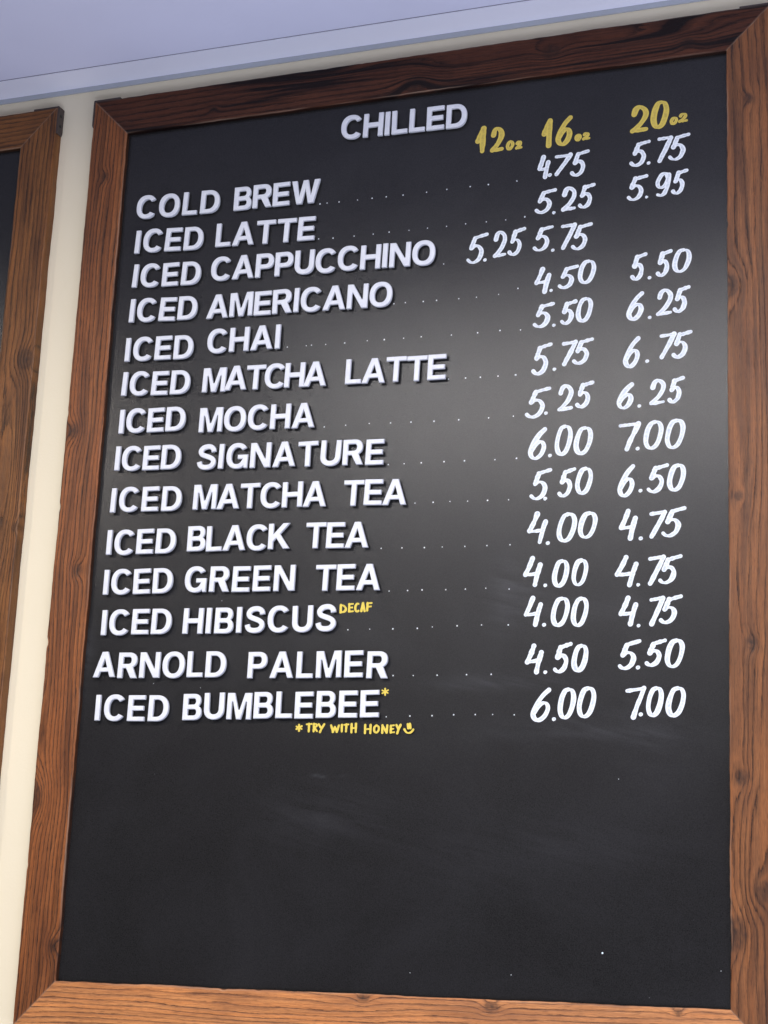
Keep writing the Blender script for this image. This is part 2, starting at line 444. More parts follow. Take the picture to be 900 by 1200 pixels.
t, a_ = 0.203, 0.172
def glyph_loops(g):
    if g == 'I': return [[(0.01, 0), (t + .01, 0), (t + .01, 1), (0.01, 1)]]
    if g == 'L': return [[(0, 0), (.66, 0), (.66, a_), (t, a_), (t, 1), (0, 1)]]
    if g == 'E': return [[(0, 0), (.73, 0), (.73, a_), (t, a_), (t, .41), (.68, .41), (.68, .59), (t, .59), (t, 1 - a_), (.72, 1 - a_), (.72, 1), (0, 1)]]
    if g == 'H': return [[(0, 0), (t, 0), (t, .41), (.84 - t, .41), (.84 - t, 0), (.84, 0), (.84, 1), (.84 - t, 1), (.84 - t, .6), (t, .6), (t, 1), (0, 1)]]
    if g == 'T': return [[(.41 - t / 2, 0), (.41 + t / 2, 0), (.41 + t / 2, 1 - a_), (.82, 1 - a_), (.82, 1), (0, 1), (0, 1 - a_), (.41 - t / 2, 1 - a_)]]
    if g == 'N': return [[(0, 0), (.2, 0), (.2, .64), (.235, .64), (.62, 0), (.86, 0), (.86, 1), (.66, 1), (.66, .36), (.625, .36), (.24, 1), (0, 1)]]
    if g == 'M': return [[(0, 0), (.19, 0), (.19, .66), (.24, .66), (.41, 0), (.59, 0), (.76, .66), (.81, .66), (.81, 0), (1, 0), (1, 1), (.715, 1), (.53, .36), (.47, .36), (.285, 1), (0, 1)]]
    if g == 'A': return [[(0, 0), (.22, 0), (.295, .215), (.655, .215), (.73, 0), (.95, 0), (.595, 1), (.355, 1)], [(.35, .38), (.6, .38), (.475, .75)]]
    if g == 'K': return [[(0, 0), (t, 0), (t, .30), (.33, .43), (.63, 0), (.9, 0), (.48, .585), (.87, 1), (.6, 1), (t, .57), (t, 1), (0, 1)]]
    if g == 'W': return [[(0, 1), (.23, 1), (.36, .33), (.505, 1), (.715, 1), (.86, .33), (.99, 1), (1.22, 1), (.975, 0), (.745, 0), (.61, .64), (.475, 0), (.245, 0)][::-1]]
    if g == 'O': return [arc(.47, .5, .47, .52, 0, 360, 44)[:-1], arc(.47, .5, .255, .335, 0, 360, 44)[:-1]]
    if g == 'C': return [arc(.46, .5, .46, .52, 36, 324, 40) + arc(.46, .5, .245, .335, 318, 42, 36)]
    if g == 'G': return [arc(.46, .5, .46, .52, 36, 296, 40) + [(.765, .09), (.78, 0), (.92, 0), (.92, .54), (.49, .54), (.49, .37), (.71, .37)] + arc(.46, .5, .245, .335, 318, 42, 36)]
    if g == 'D': return [[(0, 0)] + arc(.36, .5, .49, .5, -90, 90, 30) + [(0, 1)], [(t, a_)] + arc(.35, .5, .285, .5 - a_, -90, 90, 26) + [(t, 1 - a_)]]
    if g == 'P': return [[(0, 0), (t, 0), (t, .36)] + arc(.45, .68, .33, .32, -90, 90, 24) + [(0, 1)], [(t, .535)] + arc(.43, .68, .13, .145, -90, 90, 16) + [(t, .825)]]
    if g == 'R': return [[(0, 0), (t, 0), (t, .385), (.36, .385), (.575, 0), (.84, 0)] + arc(.47, .70, .33, .30, -62, 90, 22) + [(0, 1)], [(t, .555)] + arc(.44, .69, .13, .135, -90, 90, 16) + [(t, .825)]]
    if g == 'B': return [[(0, 0)] + arc(.47, .285, .31, .285, -90, 40, 18) + [(.655, .53)] + arc(.45, .745, .285, .255, -30, 90, 18) + [(0, 1)],
                         [(t, .175)] + arc(.45, .295, .12, .12, -90, 90, 14) + [(t, .415)], [(t, .59)] + arc(.43, .707, .11, .117, -90, 90, 14) + [(t, .825)]]
    if g == 'U': return [[(0, 1)] + arc(.415, .38, .415, .40, 180, 360, 30) + [(.83, 1), (.83 - t, 1)] + arc(.415, .38, .2, .2, 360, 180, 24) + [(t, 1)]]
    if g == 'S':
        c = smooth_line([(.685, .70), (.655, .82), (.54, .905), (.39, .92), (.215, .87), (.125, .74), (.185, .61), (.37, .53), (.55, .465),
                         (.675, .37), (.69, .235), (.58, .115), (.405, .08), (.225, .105), (.125, .185), (.085, .31)], 6)
        return [offset(c, .1) + offset(c, -.1)[::-1]]

CAP = 36.3
GLYPH = {}
def outline_mesh(g, depth, bev, inset):
    cu = bpy.data.curves.new('letter_outline', 'CURVE')
    cu.dimensions = '2D'
    cu.fill_mode = 'BOTH'
    cu.bevel_depth = bev * MM
    cu.bevel_resolution = 3 if bev > 0.5 else 0
    cu.extrude = (depth / 2 - bev) * MM
    cu.offset = -(bev + inset) * MM
    for loop in glyph_loops(g):
        sp = cu.splines.new('POLY')
        sp.points.add(len(loop) - 1)
        for p, (x, y) in zip(sp.points, loop): p.co = (x * CAP * MM, y * CAP * MM, 0, 1)
        sp.use_cyclic_u = True
    ob = bpy.data.objects.new('letter_outline', cu)
    COL.objects.link(ob)
    bpy.context.view_layer.update()
    me = bpy.data.meshes.new_from_object(ob.evaluated_get(bpy.context.evaluated_depsgraph_get()))
    bpy.data.objects.remove(ob)
    bpy.data.curves.remove(cu)
    return me

def glyph_mesh(g):
    """a moulded letter: rounded face slab in front, narrower rib behind it that sits on the panel (local z = 0)"""
    if g in GLYPH: return GLYPH[g]
    face = outline_mesh(g, 5.0, 1.25, 0.0)
    rib = outline_mesh(g, 3.4, 0.2, 1.7)
    bm = bmesh.new()
    for src, lift in ((face, 2.9 + 2.5), (rib, 1.7)):
        n0 = len(bm.verts)
        bm.from_mesh(src)
        bm.verts.ensure_lookup_table()
        for v in bm.verts[n0:]: v.co.z += lift * MM
        bpy.data.meshes.remove(src)
    me = bpy.data.meshes.new('plastic_letter')
    bm.to_mesh(me)
    bm.free()
    for p in me.polygons: p.use_smooth = True
    me.set_sharp_from_angle(angle=math.radians(38))
    me.materials.clear()
    me.materials.append(M_PLASTIC)
    GLYPH[g] = me
    return me

LETTERS = [
('C', 353.5, 1197.6, -0.92, 'white plastic letter C, first letter of the CHILLED heading at the top'),
('H', 388.1, 1196.7, -1.48, 'white plastic letter H, second letter of the CHILLED heading at the top'),
('I', 421.2, 1195.6, -1.11, 'white plastic letter I, third letter of the CHILLED heading at the top'),
('L', 432.5, 1195.4, 0.07, 'white plastic letter L, fourth letter of the CHILLED heading at the top'),
('L', 459.1, 1195.0, -0.99, 'white plastic letter L, fifth letter of the CHILLED heading at the top'),
('E', 485.6, 1194.2, -0.35, 'white plastic letter E, sixth letter of the CHILLED heading at the top'),
('D', 515.1, 1193.2, -0.65, 'white plastic letter D, seventh letter of the CHILLED heading at the top'),
('C', 26.1, 1110.9, -1.74, 'white plastic letter C, first letter of COLD on the COLD BREW line'),
('O', 63.7, 1109.2, -2.27, 'white plastic letter O, second letter of COLD on the COLD BREW line'),
('L', 103.5, 1108.2, -2.43, 'white plastic letter L, third letter of COLD on the COLD BREW line'),
('D', 133.2, 1107.1, -1.63, 'white plastic letter D, fourth letter of COLD on the COLD BREW line'),
('B', 188.3, 1105.5, -0.55, 'white plastic letter B, first letter of BREW on the COLD BREW line'),
('R', 218.8, 1105.7, -0.63, 'white plastic letter R, second letter of BREW on the COLD BREW line'),
('E', 251.1, 1104.8, -0.18, 'white plastic letter E, third letter of BREW on the COLD BREW line'),
('W', 280.2, 1104.0, -0.81, 'white plastic letter W, fourth letter of BREW on the COLD BREW line'),
('I', 28.0, 1055.0, -2.57, 'white plastic letter I, first letter of ICED on the ICED LATTE line'),
('C', 41.6, 1055.5, -3.07, 'white plastic letter C, second letter of ICED on the ICED LATTE line'),
('E', 78.4, 1053.4, -3.5, 'white plastic letter E, third letter of ICED on the ICED LATTE line'),
('D', 110.2, 1051.3, -2.11, 'white plastic letter D, fourth letter of ICED on the ICED LATTE line'),
('L', 162.5, 1051.0, -1.36, 'white plastic letter L, first letter of LATTE on the ICED LATTE line'),
('A', 189.7, 1049.7, -1.04, 'white plastic letter A, second letter of LATTE on the ICED LATTE line'),
('T', 227.5, 1048.2, -1.94, 'white plastic letter T, third letter of LATTE on the ICED LATTE line'),
('T', 260.5, 1047.1, -2.15, 'white plastic letter T, fourth letter of LATTE on the ICED LATTE line'),
('E', 293.6, 1046.3, -2.04, 'white plastic letter E, fifth letter of LATTE on the ICED LATTE line'),
('I', 28.4, 1000.9, -3.53, 'white plastic letter I, first letter of ICED on the ICED CAPPUCCHINO line'),
('C', 41.8, 999.8, -3.02, 'white plastic letter C, second letter of ICED on the ICED CAPPUCCHINO line'),
('E', 78.5, 997.5, -1.45, 'white plastic letter E, third letter of ICED on the ICED CAPPUCCHINO line'),
('D', 110.1, 996.3, -2.65, 'white plastic letter D, fourth letter of ICED on the ICED CAPPUCCHINO line'),
('C', 158.7, 997.6, -0.36, 'white plastic letter C, first letter of CAPPUCCHINO on the ICED CAPPUCCHINO line'),
('A', 193.1, 997.0, -0.68, 'white plastic letter A, second letter of CAPPUCCHINO on the ICED CAPPUCCHINO line'),
('P', 230.2, 995.9, -1.36, 'white plastic letter P, third letter of CAPPUCCHINO on the ICED CAPPUCCHINO line'),
('P', 261.0, 994.9, -0.92, 'white plastic letter P, fourth letter of CAPPUCCHINO on the ICED CAPPUCCHINO line'),
('U', 291.9, 994.5, -1.31, 'white plastic letter U, fifth letter of CAPPUCCHINO on the ICED CAPPUCCHINO line'),
('C', 324.6, 992.5, -0.26, 'white plastic letter C, sixth letter of CAPPUCCHINO on the ICED CAPPUCCHINO line'),
('C', 359.0, 992.7, -0.43, 'white plastic letter C, seventh letter of CAPPUCCHINO on the ICED CAPPUCCHINO line'),
('H', 393.5, 991.4, -1.54, 'white plastic letter H, eighth letter of CAPPUCCHINO on the ICED CAPPUCCHINO line'),
('I', 426.6, 990.9, -1.53, 'white plastic letter I, ninth letter of CAPPUCCHINO on the ICED CAPPUCCHINO line'),
('N', 437.8, 990.0, -1.16, 'white plastic letter N, tenth letter of CAPPUCCHINO on the ICED CAPPUCCHINO line'),
('O', 471.6, 989.0, -1.4, 'white plastic letter O, eleventh letter of CAPPUCCHINO on the ICED CAPPUCCHINO line'),
('I', 28.2, 945.7, -2.27, 'white plastic letter I, first letter of ICED on the ICED AMERICANO line'),
('C', 41.2, 944.7, -1.04, 'white plastic letter C, second letter of ICED on the ICED AMERICANO line'),
('E', 77.5, 943.5, -4.16, 'white plastic letter E, third letter of ICED on the ICED AMERICANO line'),
('D', 108.6, 942.1, -2.25, 'white plastic letter D, fourth letter of ICED on the ICED AMERICANO line'),
('A', 156.1, 939.5, -1.17, 'white plastic letter A, first letter of AMERICANO on the ICED AMERICANO line'),
('M', 193.0, 938.9, -0.87, 'white plastic letter M, second letter of AMERICANO on the ICED AMERICANO line'),
('E', 231.8, 937.5, -1.3, 'white plastic letter E, third letter of AMERICANO on the ICED AMERICANO line'),
('R', 261.1, 937.1, 0.01, 'white plastic letter R, fourth letter of AMERICANO on the ICED AMERICANO line'),
('I', 293.7, 936.9, -1.6, 'white plastic letter I, fifth letter of AMERICANO on the ICED AMERICANO line'),
('C', 304.9, 935.6, -0.63, 'white plastic letter C, sixth letter of AMERICANO on the ICED AMERICANO line'),
('A', 339.3, 935.1, -1.7, 'white plastic letter A, seventh letter of AMERICANO on the ICED AMERICANO line'),
('N', 376.2, 933.7, -1.51, 'white plastic letter N, eighth letter of AMERICANO on the ICED AMERICANO line'),
('O', 409.9, 933.1, -1.77, 'white plastic letter O, ninth letter of AMERICANO on the ICED AMERICANO line'),
('I', 26.4, 884.6, -1.23, 'white plastic letter I, first letter of ICED on the ICED CHAI line'),
('C', 39.5, 884.5, -2.63, 'white plastic letter C, second letter of ICED on the ICED CHAI line'),
('E', 75.8, 883.0, -1.8, 'white plastic letter E, third letter of ICED on the ICED CHAI line'),
('D', 107.0, 881.3, -1.18, 'white plastic letter D, fourth letter of ICED on the ICED CHAI line'),
('C', 160.8, 885.5, -0.75, 'white plastic letter C, first letter of CHAI on the ICED CHAI line'),
('H', 196.2, 885.2, -1.3, 'white plastic letter H, second letter of CHAI on the ICED CHAI line'),
('A', 230.1, 884.5, 0.08, 'white plastic letter A, third letter of CHAI on the ICED CHAI line'),
('I', 268.1, 883.8, -0.8, 'white plastic letter I, fourth letter of CHAI on the ICED CHAI line'),
('I', 25.4, 831.8, -2.72, 'white plastic letter I, first letter of ICED on the ICED MATCHA LATTE line'),
('C', 38.4, 831.1, -2.51, 'white plastic letter C, second letter of ICED on the ICED MATCHA LATTE line'),
('E', 74.6, 828.9, -2.53, 'white plastic letter E, third letter of ICED on the ICED MATCHA LATTE line'),
('D', 105.7, 827.8, -2.1, 'white plastic letter D, fourth letter of ICED on the ICED MATCHA LATTE line'),
('M', 157.5, 826.9, -2.0, 'white plastic letter M, first letter of MATCHA on the ICED MATCHA LATTE line'),
('A', 192.9, 827.0, -1.37, 'white plastic letter A, second letter of MATCHA on the ICED MATCHA LATTE line'),
('T', 226.5, 825.4, -1.77, 'white plastic letter T, third letter of MATCHA on the ICED MATCHA LATTE line'),
('C', 255.4, 824.9, -1.68, 'white plastic letter C, fourth letter of MATCHA on the ICED MATCHA LATTE line'),
('H', 286.5, 824.0, -1.87, 'white plastic letter H, fifth letter of MATCHA on the ICED MATCHA LATTE line'),
('A', 316.1, 823.0, -1.53, 'white plastic letter A, sixth letter of MATCHA on the ICED MATCHA LATTE line'),
('L', 379.5, 821.8, -1.42, 'white plastic letter L, first letter of LATTE on the ICED MATCHA LATTE line'),
('A', 404.5, 820.8, -2.26, 'white plastic letter A, second letter of LATTE on the ICED MATCHA LATTE line'),
('T', 439.9, 820.0, -1.59, 'white plastic letter T, third letter of LATTE on the ICED MATCHA LATTE line'),
('T', 470.6, 818.5, -1.31, 'white plastic letter T, fourth letter of LATTE on the ICED MATCHA LATTE line'),
('E', 501.4, 818.1, -1.22, 'white plastic letter E, fifth letter of LATTE on the ICED MATCHA LATTE line'),
('I', 26.3, 773.7, -0.99, 'white plastic letter I, first letter of ICED on the ICED MOCHA line'),
('C', 38.1, 773.9, -1.12, 'white plastic letter C, second letter of ICED on the ICED MOCHA line'),
('E', 73.1, 772.5, -0.61, 'white plastic letter E, third letter of ICED on the ICED MOCHA line'),
('D', 103.0, 772.1, -0.7, 'white plastic letter D, fourth letter of ICED on the ICED MOCHA line'),
('M', 156.7, 766.6, -1.29, 'white plastic letter M, first letter of MOCHA on the ICED MOCHA line'),
('O', 196.1, 765.1, -0.42, 'white plastic letter O, second letter of MOCHA on the ICED MOCHA line'),
('C', 233.3, 764.8, -0.83, 'white plastic letter C, third letter of MOCHA on the ICED MOCHA line'),
('H', 268.3, 763.8, -1.23, 'white plastic letter H, fourth letter of MOCHA on the ICED MOCHA line'),
('A', 301.9, 762.6, -0.51, 'white plastic letter A, fifth letter of MOCHA on the ICED MOCHA line'),
('I', 24.3, 718.0, -1.42, 'white plastic letter I, first letter of ICED on the ICED SIGNATURE line'),
('C', 35.8, 716.8, -1.32, 'white plastic letter C, second letter of ICED on the ICED SIGNATURE line'),
('E', 70.4, 715.7, -1.43, 'white plastic letter E, third letter of ICED on the ICED SIGNATURE line'),
('D', 100.0, 715.1, -1.29, 'white plastic letter D, fourth letter of ICED on the ICED SIGNATURE line'),
('S', 158.1, 711.2, -1.32, 'white plastic letter S, first letter of SIGNATURE on the ICED SIGNATURE line'),
('I', 190.9, 710.6, -1.77, 'white plastic letter I, second letter of SIGNATURE on the ICED SIGNATURE line'),
('G', 203.4, 710.1, -1.94, 'white plastic letter G, third letter of SIGNATURE on the ICED SIGNATURE line'),
('N', 240.9, 708.6, -1.16, 'white plastic letter N, fourth letter of SIGNATURE on the ICED SIGNATURE line'),
('A', 275.9, 707.5, -0.12, 'white plastic letter A, fifth letter of SIGNATURE on the ICED SIGNATURE line'),
('T', 314.2, 705.5, -0.26, 'white plastic letter T, sixth letter of SIGNATURE on the ICED SIGNATURE line'),
('U', 347.7, 705.4, -2.68, 'white plastic letter U, seventh letter of SIGNATURE on the ICED SIGNATURE line'),
('R', 381.6, 703.8, -1.09, 'white plastic letter R, eighth letter of SIGNATURE on the ICED SIGNATURE line'),
('E', 415.5, 702.1, -1.47, 'white plastic letter E, ninth letter of SIGNATURE on the ICED SIGNATURE line'),
('I', 22.9, 655.1, -1.56, 'white plastic letter I, first letter of ICED on the ICED MATCHA TEA line'),
('C', 36.8, 655.4, -1.34, 'white plastic letter C, second letter of ICED on the ICED MATCHA TEA line'),
('E', 73.8, 654.2, -1.19, 'white plastic letter E, third letter of ICED on the ICED MATCHA TEA line'),
('D', 105.8, 653.0, -1.6, 'white plastic letter D, fourth letter of ICED on the ICED MATCHA TEA line'),
('M', 155.9, 652.4, -1.33, 'white plastic letter M, first letter of MATCHA on the ICED MATCHA TEA line'),
('A', 193.5, 651.0, -0.69, 'white plastic letter A, second letter of MATCHA on the ICED MATCHA TEA line'),
('T', 229.4, 649.8, -0.35, 'white plastic letter T, third letter of MATCHA on the ICED MATCHA TEA line'),
('C', 260.5, 648.9, -0.81, 'white plastic letter C, fourth letter of MATCHA on the ICED MATCHA TEA line'),
('H', 293.8, 648.1, -0.48, 'white plastic letter H, fifth letter of MATCHA on the ICED MATCHA TEA line'),
('A', 325.6, 647.3, -1.17, 'white plastic letter A, sixth letter of MATCHA on the ICED MATCHA TEA line'),
('T', 385.4, 645.4, -1.83, 'white plastic letter T, first letter of TEA on the ICED MATCHA TEA line'),
('E', 415.8, 645.1, -2.6, 'white plastic letter E, second letter of TEA on the ICED MATCHA TEA line'),
('A', 443.3, 643.6, -1.87, 'white plastic letter A, third letter of TEA on the ICED MATCHA TEA line'),
('I', 22.2, 592.7, -0.46, 'white plastic letter I, first letter of ICED on the ICED BLACK TEA line'),
('C', 34.8, 591.9, -1.39, 'white plastic letter C, second letter of ICED on the ICED BLACK TEA line'),
('E', 70.7, 591.6, -0.66, 'white plastic letter E, third letter of ICED on the ICED BLACK TEA line'),
('D', 101.6, 591.0, -1.43, 'white plastic letter D, fourth letter of ICED on the ICED BLACK TEA line'),
('B', 151.6, 591.8, -0.24, 'white plastic letter B, first letter of BLACK on the ICED BLACK TEA line'),
('L', 181.4, 590.4, 0.18, 'white plastic letter L, second letter of BLACK on the ICED BLACK TEA line'),
('A', 207.0, 590.3, -0.67, 'white plastic letter A, third letter of BLACK on the ICED BLACK TEA line'),
('C', 243.0, 589.2, -1.46, 'white plastic letter C, fourth letter of BLACK on the ICED BLACK TEA line'),
('K', 276.5, 589.3, -0.28, 'white plastic letter K, fifth letter of BLACK on the ICED BLACK TEA line'),
('T', 332.5, 588.0, -1.31, 'white plastic letter T, first letter of TEA on the ICED BLACK TEA line'),
('E', 363.3, 586.9, -1.78, 'white plastic letter E, second letter of TEA on the ICED BLACK TEA line'),
('A', 391.2, 585.9, -1.23, 'white plastic letter A, third letter of TEA on the ICED BLACK TEA line'),
('I', 22.5, 534.1, -0.42, 'white plastic letter I, first letter of ICED on the ICED GREEN TEA line'),
('C', 35.1, 534.0, -0.54, 'white plastic letter C, second letter of ICED on the ICED GREEN TEA line'),
('E', 71.0, 533.2, 0.38, 'white plastic letter E, third letter of ICED on the ICED GREEN TEA line'),
('D', 101.8, 533.0, -0.13, 'white plastic letter D, fourth letter of ICED on the ICED GREEN TEA line'),
('G', 151.7, 533.1, -1.31, 'white plastic letter G, first letter of GREEN on the ICED GREEN TEA line'),
('R', 190.3, 532.2, -1.58, 'white plastic letter R, second letter of GREEN on the ICED GREEN TEA line'),
('E', 225.2, 530.8, -1.56, 'white plastic letter E, third letter of GREEN on the ICED GREEN TEA line'),
('E', 256.9, 530.4, -0.94, 'white plastic letter E, fourth letter of GREEN on the ICED GREEN TEA line'),
('N', 288.6, 529.6, -0.61, 'white plastic letter N, fifth letter of GREEN on the ICED GREEN TEA line'),
('T', 350.2, 527.6, -1.43, 'white plastic letter T, first letter of TEA on the ICED GREEN TEA line'),
('E', 381.9, 527.1, -1.02, 'white plastic letter E, second letter of TEA on the ICED GREEN TEA line'),
('A', 410.8, 526.4, -1.84, 'white plastic letter A, third letter of TEA on the ICED GREEN TEA line'),
('I', 24.5, 475.4, -0.39, 'white plastic letter I, first letter of ICED on the ICED HIBISCUS line'),
('C', 37.3, 475.1, -0.26, 'white plastic letter C, second letter of ICED on the ICED HIBISCUS line'),
('E', 73.2, 475.3, -0.99, 'white plastic letter E, third letter of ICED on the ICED HIBISCUS line'),
('D', 104.1, 474.8, -1.36, 'white plastic letter D, fourth letter of ICED on the ICED HIBISCUS line'),
('H', 153.6, 473.8, -1.2, 'white plastic letter H, first letter of HIBISCUS on the ICED HIBISCUS line'),
('I', 188.9, 473.2, -0.85, 'white plastic letter I, second letter of HIBISCUS on the ICED HIBISCUS line'),
('B', 202.5, 472.9, -1.28, 'white plastic letter B, third letter of HIBISCUS on the ICED HIBISCUS line'),
('I', 235.6, 472.8, 0.07, 'white plastic letter I, fourth letter of HIBISCUS on the ICED HIBISCUS line'),
('S', 249.1, 472.8, -1.47, 'white plastic letter S, fifth letter of HIBISCUS on the ICED HIBISCUS line'),
('C', 283.0, 472.0, 0.04, 'white plastic letter C, sixth letter of HIBISCUS on the ICED HIBISCUS line'),
('U', 319.7, 471.4, 0.33, 'white plastic letter U, seventh letter of HIBISCUS on the ICED HIBISCUS line'),
('S', 354.7, 471.8, -0.5, 'white plastic letter S, eighth letter of HIBISCUS on the ICED HIBISCUS line'),
('A', 17.9, 415.2, -0.01, 'white plastic letter A, first letter of ARNOLD on the ARNOLD PALMER line'),
('R', 56.6, 413.5, -1.33, 'white plastic letter R, second letter of ARNOLD on the ARNOLD PALMER line'),
('N', 91.0, 413.0, -0.51, 'white plastic letter N, third letter of ARNOLD on the ARNOLD PALMER line'),
('O', 126.5, 412.4, -0.8, 'white plastic letter O, fourth letter of ARNOLD on the ARNOLD PALMER line'),
('L', 164.9, 412.5, -0.15, 'white plastic letter L, fifth letter of ARNOLD on the ARNOLD PALMER line'),
('D', 193.2, 411.8, -0.42, 'white plastic letter D, sixth letter of ARNOLD on the ARNOLD PALMER line'),
('P', 257.2, 409.3, -0.7, 'white plastic letter P, first letter of PALMER on the ARNOLD PALMER line'),
('A', 290.4, 408.9, -0.52, 'white plastic letter A, second letter of PALMER on the ARNOLD PALMER line'),
('L', 329.7, 408.0, -0.48, 'white plastic letter L, third letter of PALMER on the ARNOLD PALMER line'),
('M', 358.6, 407.8, 0.32, 'white plastic letter M, fourth letter of PALMER on the ARNOLD PALMER line'),
('E', 399.7, 407.5, 0.04, 'white plastic letter E, fifth letter of PALMER on the ARNOLD PALMER line'),
('R', 431.5, 405.9, -1.21, 'white plastic letter R, sixth letter of PALMER on the ARNOLD PALMER line'),
('I', 25.8, 354.1, -0.25, 'white plastic letter I, first letter of ICED on the ICED BUMBLEBEE line'),
('C', 39.9, 353.8, -0.9, 'white plastic letter C, second letter of ICED on the ICED BUMBLEBEE line'),
('E', 77.3, 352.7, -0.87, 'white plastic letter E, third letter of ICED on the ICED BUMBLEBEE line'),
('D', 109.6, 352.2, -1.0, 'white plastic letter D, fourth letter of ICED on the ICED BUMBLEBEE line'),
('B', 163.0, 353.0, -0.09, 'white plastic letter B, first letter of BUMBLEBEE on the ICED BUMBLEBEE line'),
('U', 195.4, 353.9, 0.36, 'white plastic letter U, second letter of BUMBLEBEE on the ICED BUMBLEBEE line'),
('M', 229.7, 353.4, -1.04, 'white plastic letter M, third letter of BUMBLEBEE on the ICED BUMBLEBEE line'),
('B', 270.1, 353.8, -0.07, 'white plastic letter B, fourth letter of BUMBLEBEE on the ICED BUMBLEBEE line'),
('L', 302.6, 354.0, -0.09, 'white plastic letter L, fifth letter of BUMBLEBEE on the ICED BUMBLEBEE line'),
('E', 330.6, 353.1, -0.07, 'white plastic letter E, sixth letter of BUMBLEBEE on the ICED BUMBLEBEE line'),
('B', 361.6, 353.7, -0.46, 'white plastic letter B, seventh letter of BUMBLEBEE on the ICED BUMBLEBEE line'),
('E', 394.1, 353.6, -0.42, 'white plastic letter E, eighth letter of BUMBLEBEE on the ICED BUMBLEBEE line'),
('E', 425.1, 353.5, 0.47, 'white plastic letter E, ninth letter of BUMBLEBEE on the ICED BUMBLEBEE line')]
for g, x, z, ang, lab in LETTERS:
    o = bpy.data.objects.new('plastic_letter', glyph_mesh(g))
    COL.objects.link(o)
    r = math.radians(ang)
    o.matrix_world = Matrix.Translation(P(x, -7.95, z)) @ Matrix.Rotation(-r, 4, 'Y') @ Matrix.Rotation(math.pi / 2, 4, 'X')
    tag(o, lab, 'letter', 'white plastic letters on the menu board')

# ------------------------------------------------------------------ hand lettering in chalk marker
STROKES = {
 '0': [[(.60, .995), (.36, .93), (.14, .66), (.03, .30), (.14, .06), (.38, .0), (.66, .12), (.88, .42), (.97, .74), (.86, .95), (.62, 1.0), (.50, .975)]],
 '1': [[(.02, .45), (.42, .74), (.82, 1.0)], [(.82, 1.0), (.70, .55), (.60, 0)]],
 '2': [[(.14, .70), (.28, .92), (.56, 1.0), (.86, .88), (.90, .66), (.62, .36), (.28, .14), (.02, .015)], [(.02, .015), (.45, .05), (.96, .10)]],
 '4': [[(.50, 1.0), (.30, .70), (.04, .385)], [(.04, .385), (.45, .40), (.88, .45)], [(1.0, .74), (.82, .40), (.66, 0)]],
 '5': [[(1.0, .99), (.70, .93), (.40, .86)], [(.40, .86), (.31, .70), (.20, .50)], [(.20, .50), (.36, .575), (.58, .55), (.70, .38), (.58, .14), (.34, .01), (.14, .01), (.0, .09)]],
 '6': [[(.96, 1.0), (.60, .80), (.28, .52), (.07, .22), (.16, .04), (.42, .0), (.72, .14), (.90, .38), (.82, .54), (.60, .56), (.34, .44), (.12, .25)]],
 '7': [[(.08, .92), (.50, .955), (1.0, 1.0)], [(1.0, 1.0), (.68, .62), (.34, .26), (.10, 0)]],
 '7a': [[(0, .92), (.45, .955), (1.0, 1.0)], [(1.0, 1.0), (.78, .66), (.54, .32), (.36, 0)]],
 '9': [[(.90, .86), (.72, .99), (.40, .95), (.10, .66), (.10, .46), (.34, .38), (.66, .50), (.88, .74), (.96, .94)], [(.96, .94), (.84, .46), (.60, .14), (.32, .03), (.06, .06)]],
 '.': [[(.2, .45), (.5, .52), (.8, .6)]],
 'o': [[(.62, 1), (.28, .86), (.05, .40), (.24, .02), (.60, .10), (.95, .62), (.80, .98), (.5, .96)]],
 'z': [[(.16, .74), (.36, .97), (.72, .98), (.80, .74), (.50, .36), (.03, .04)], [(.03, .04), (.5, .08), (1.0, .18)]],
 'A': [[(0, 0), (.5, 1)], [(.5, 1), (1, 0)], [(.2, .35), (.8, .38)]],
 'C': [[(1, .95), (.6, 1), (.15, .7), (.05, .3), (.4, 0), (.95, .08)]],
 'D': [[(.05, 1), (.0, 0)], [(.05, 1), (.6, .92), (1, .55), (.75, .15), (0, 0)]],
 'E': [[(.95, 1), (.08, .95)], [(.08, .95), (.05, .0)], [(.08, .5), (.8, .52)], [(.05, 0), (1, .04)]],
 'F': [[(1, 1), (.08, .96)], [(.08, .96), (0, 0)], [(.06, .5), (.85, .54)]],
 'H': [[(.05, 1), (0, 0)], [(1, 1), (.95, 0)], [(.03, .48), (.97, .52)]],
 'I': [[(.6, 1), (.4, 0)]],
 'N': [[(0, 0), (.06, 1)], [(.06, 1), (.85, .02)], [(.85, .02), (1, 1)]],
 'O': [[(.55, 1), (.12, .75), (.05, .25), (.45, 0), (.9, .3), (.95, .75), (.55, 1), (.4, .97)]],
 'R': [[(.08, 1), (0, 0)], [(.08, 1), (.75, .95), (.85, .68), (.12, .48)], [(.3, .48), (1, .0)]],
 'T': [[(0, .95), (1, 1)], [(.5, .97), (.42, 0)]],
 'W': [[(0, 1), (.24, 0)], [(.24, 0), (.5, .75)], [(.5, .75), (.74, .02)], [(.74, .02), (1, 1)]],
 'Y': [[(.02, 1), (.5, .45)], [(1, 1), (.62, .55), (.25, 0)]],
 '*': [[(.5, 1), (.5, 0)], [(.02, .72), (.98, .28)], [(.98, .75), (.02, .25)]],
 'smile': [[(.36, .98), (.42, .55)], [(.60, 1.0), (.66, .56)], [(.02, .42), (.22, .12), (.50, .02), (.78, .14), (.98, .40)]],
}

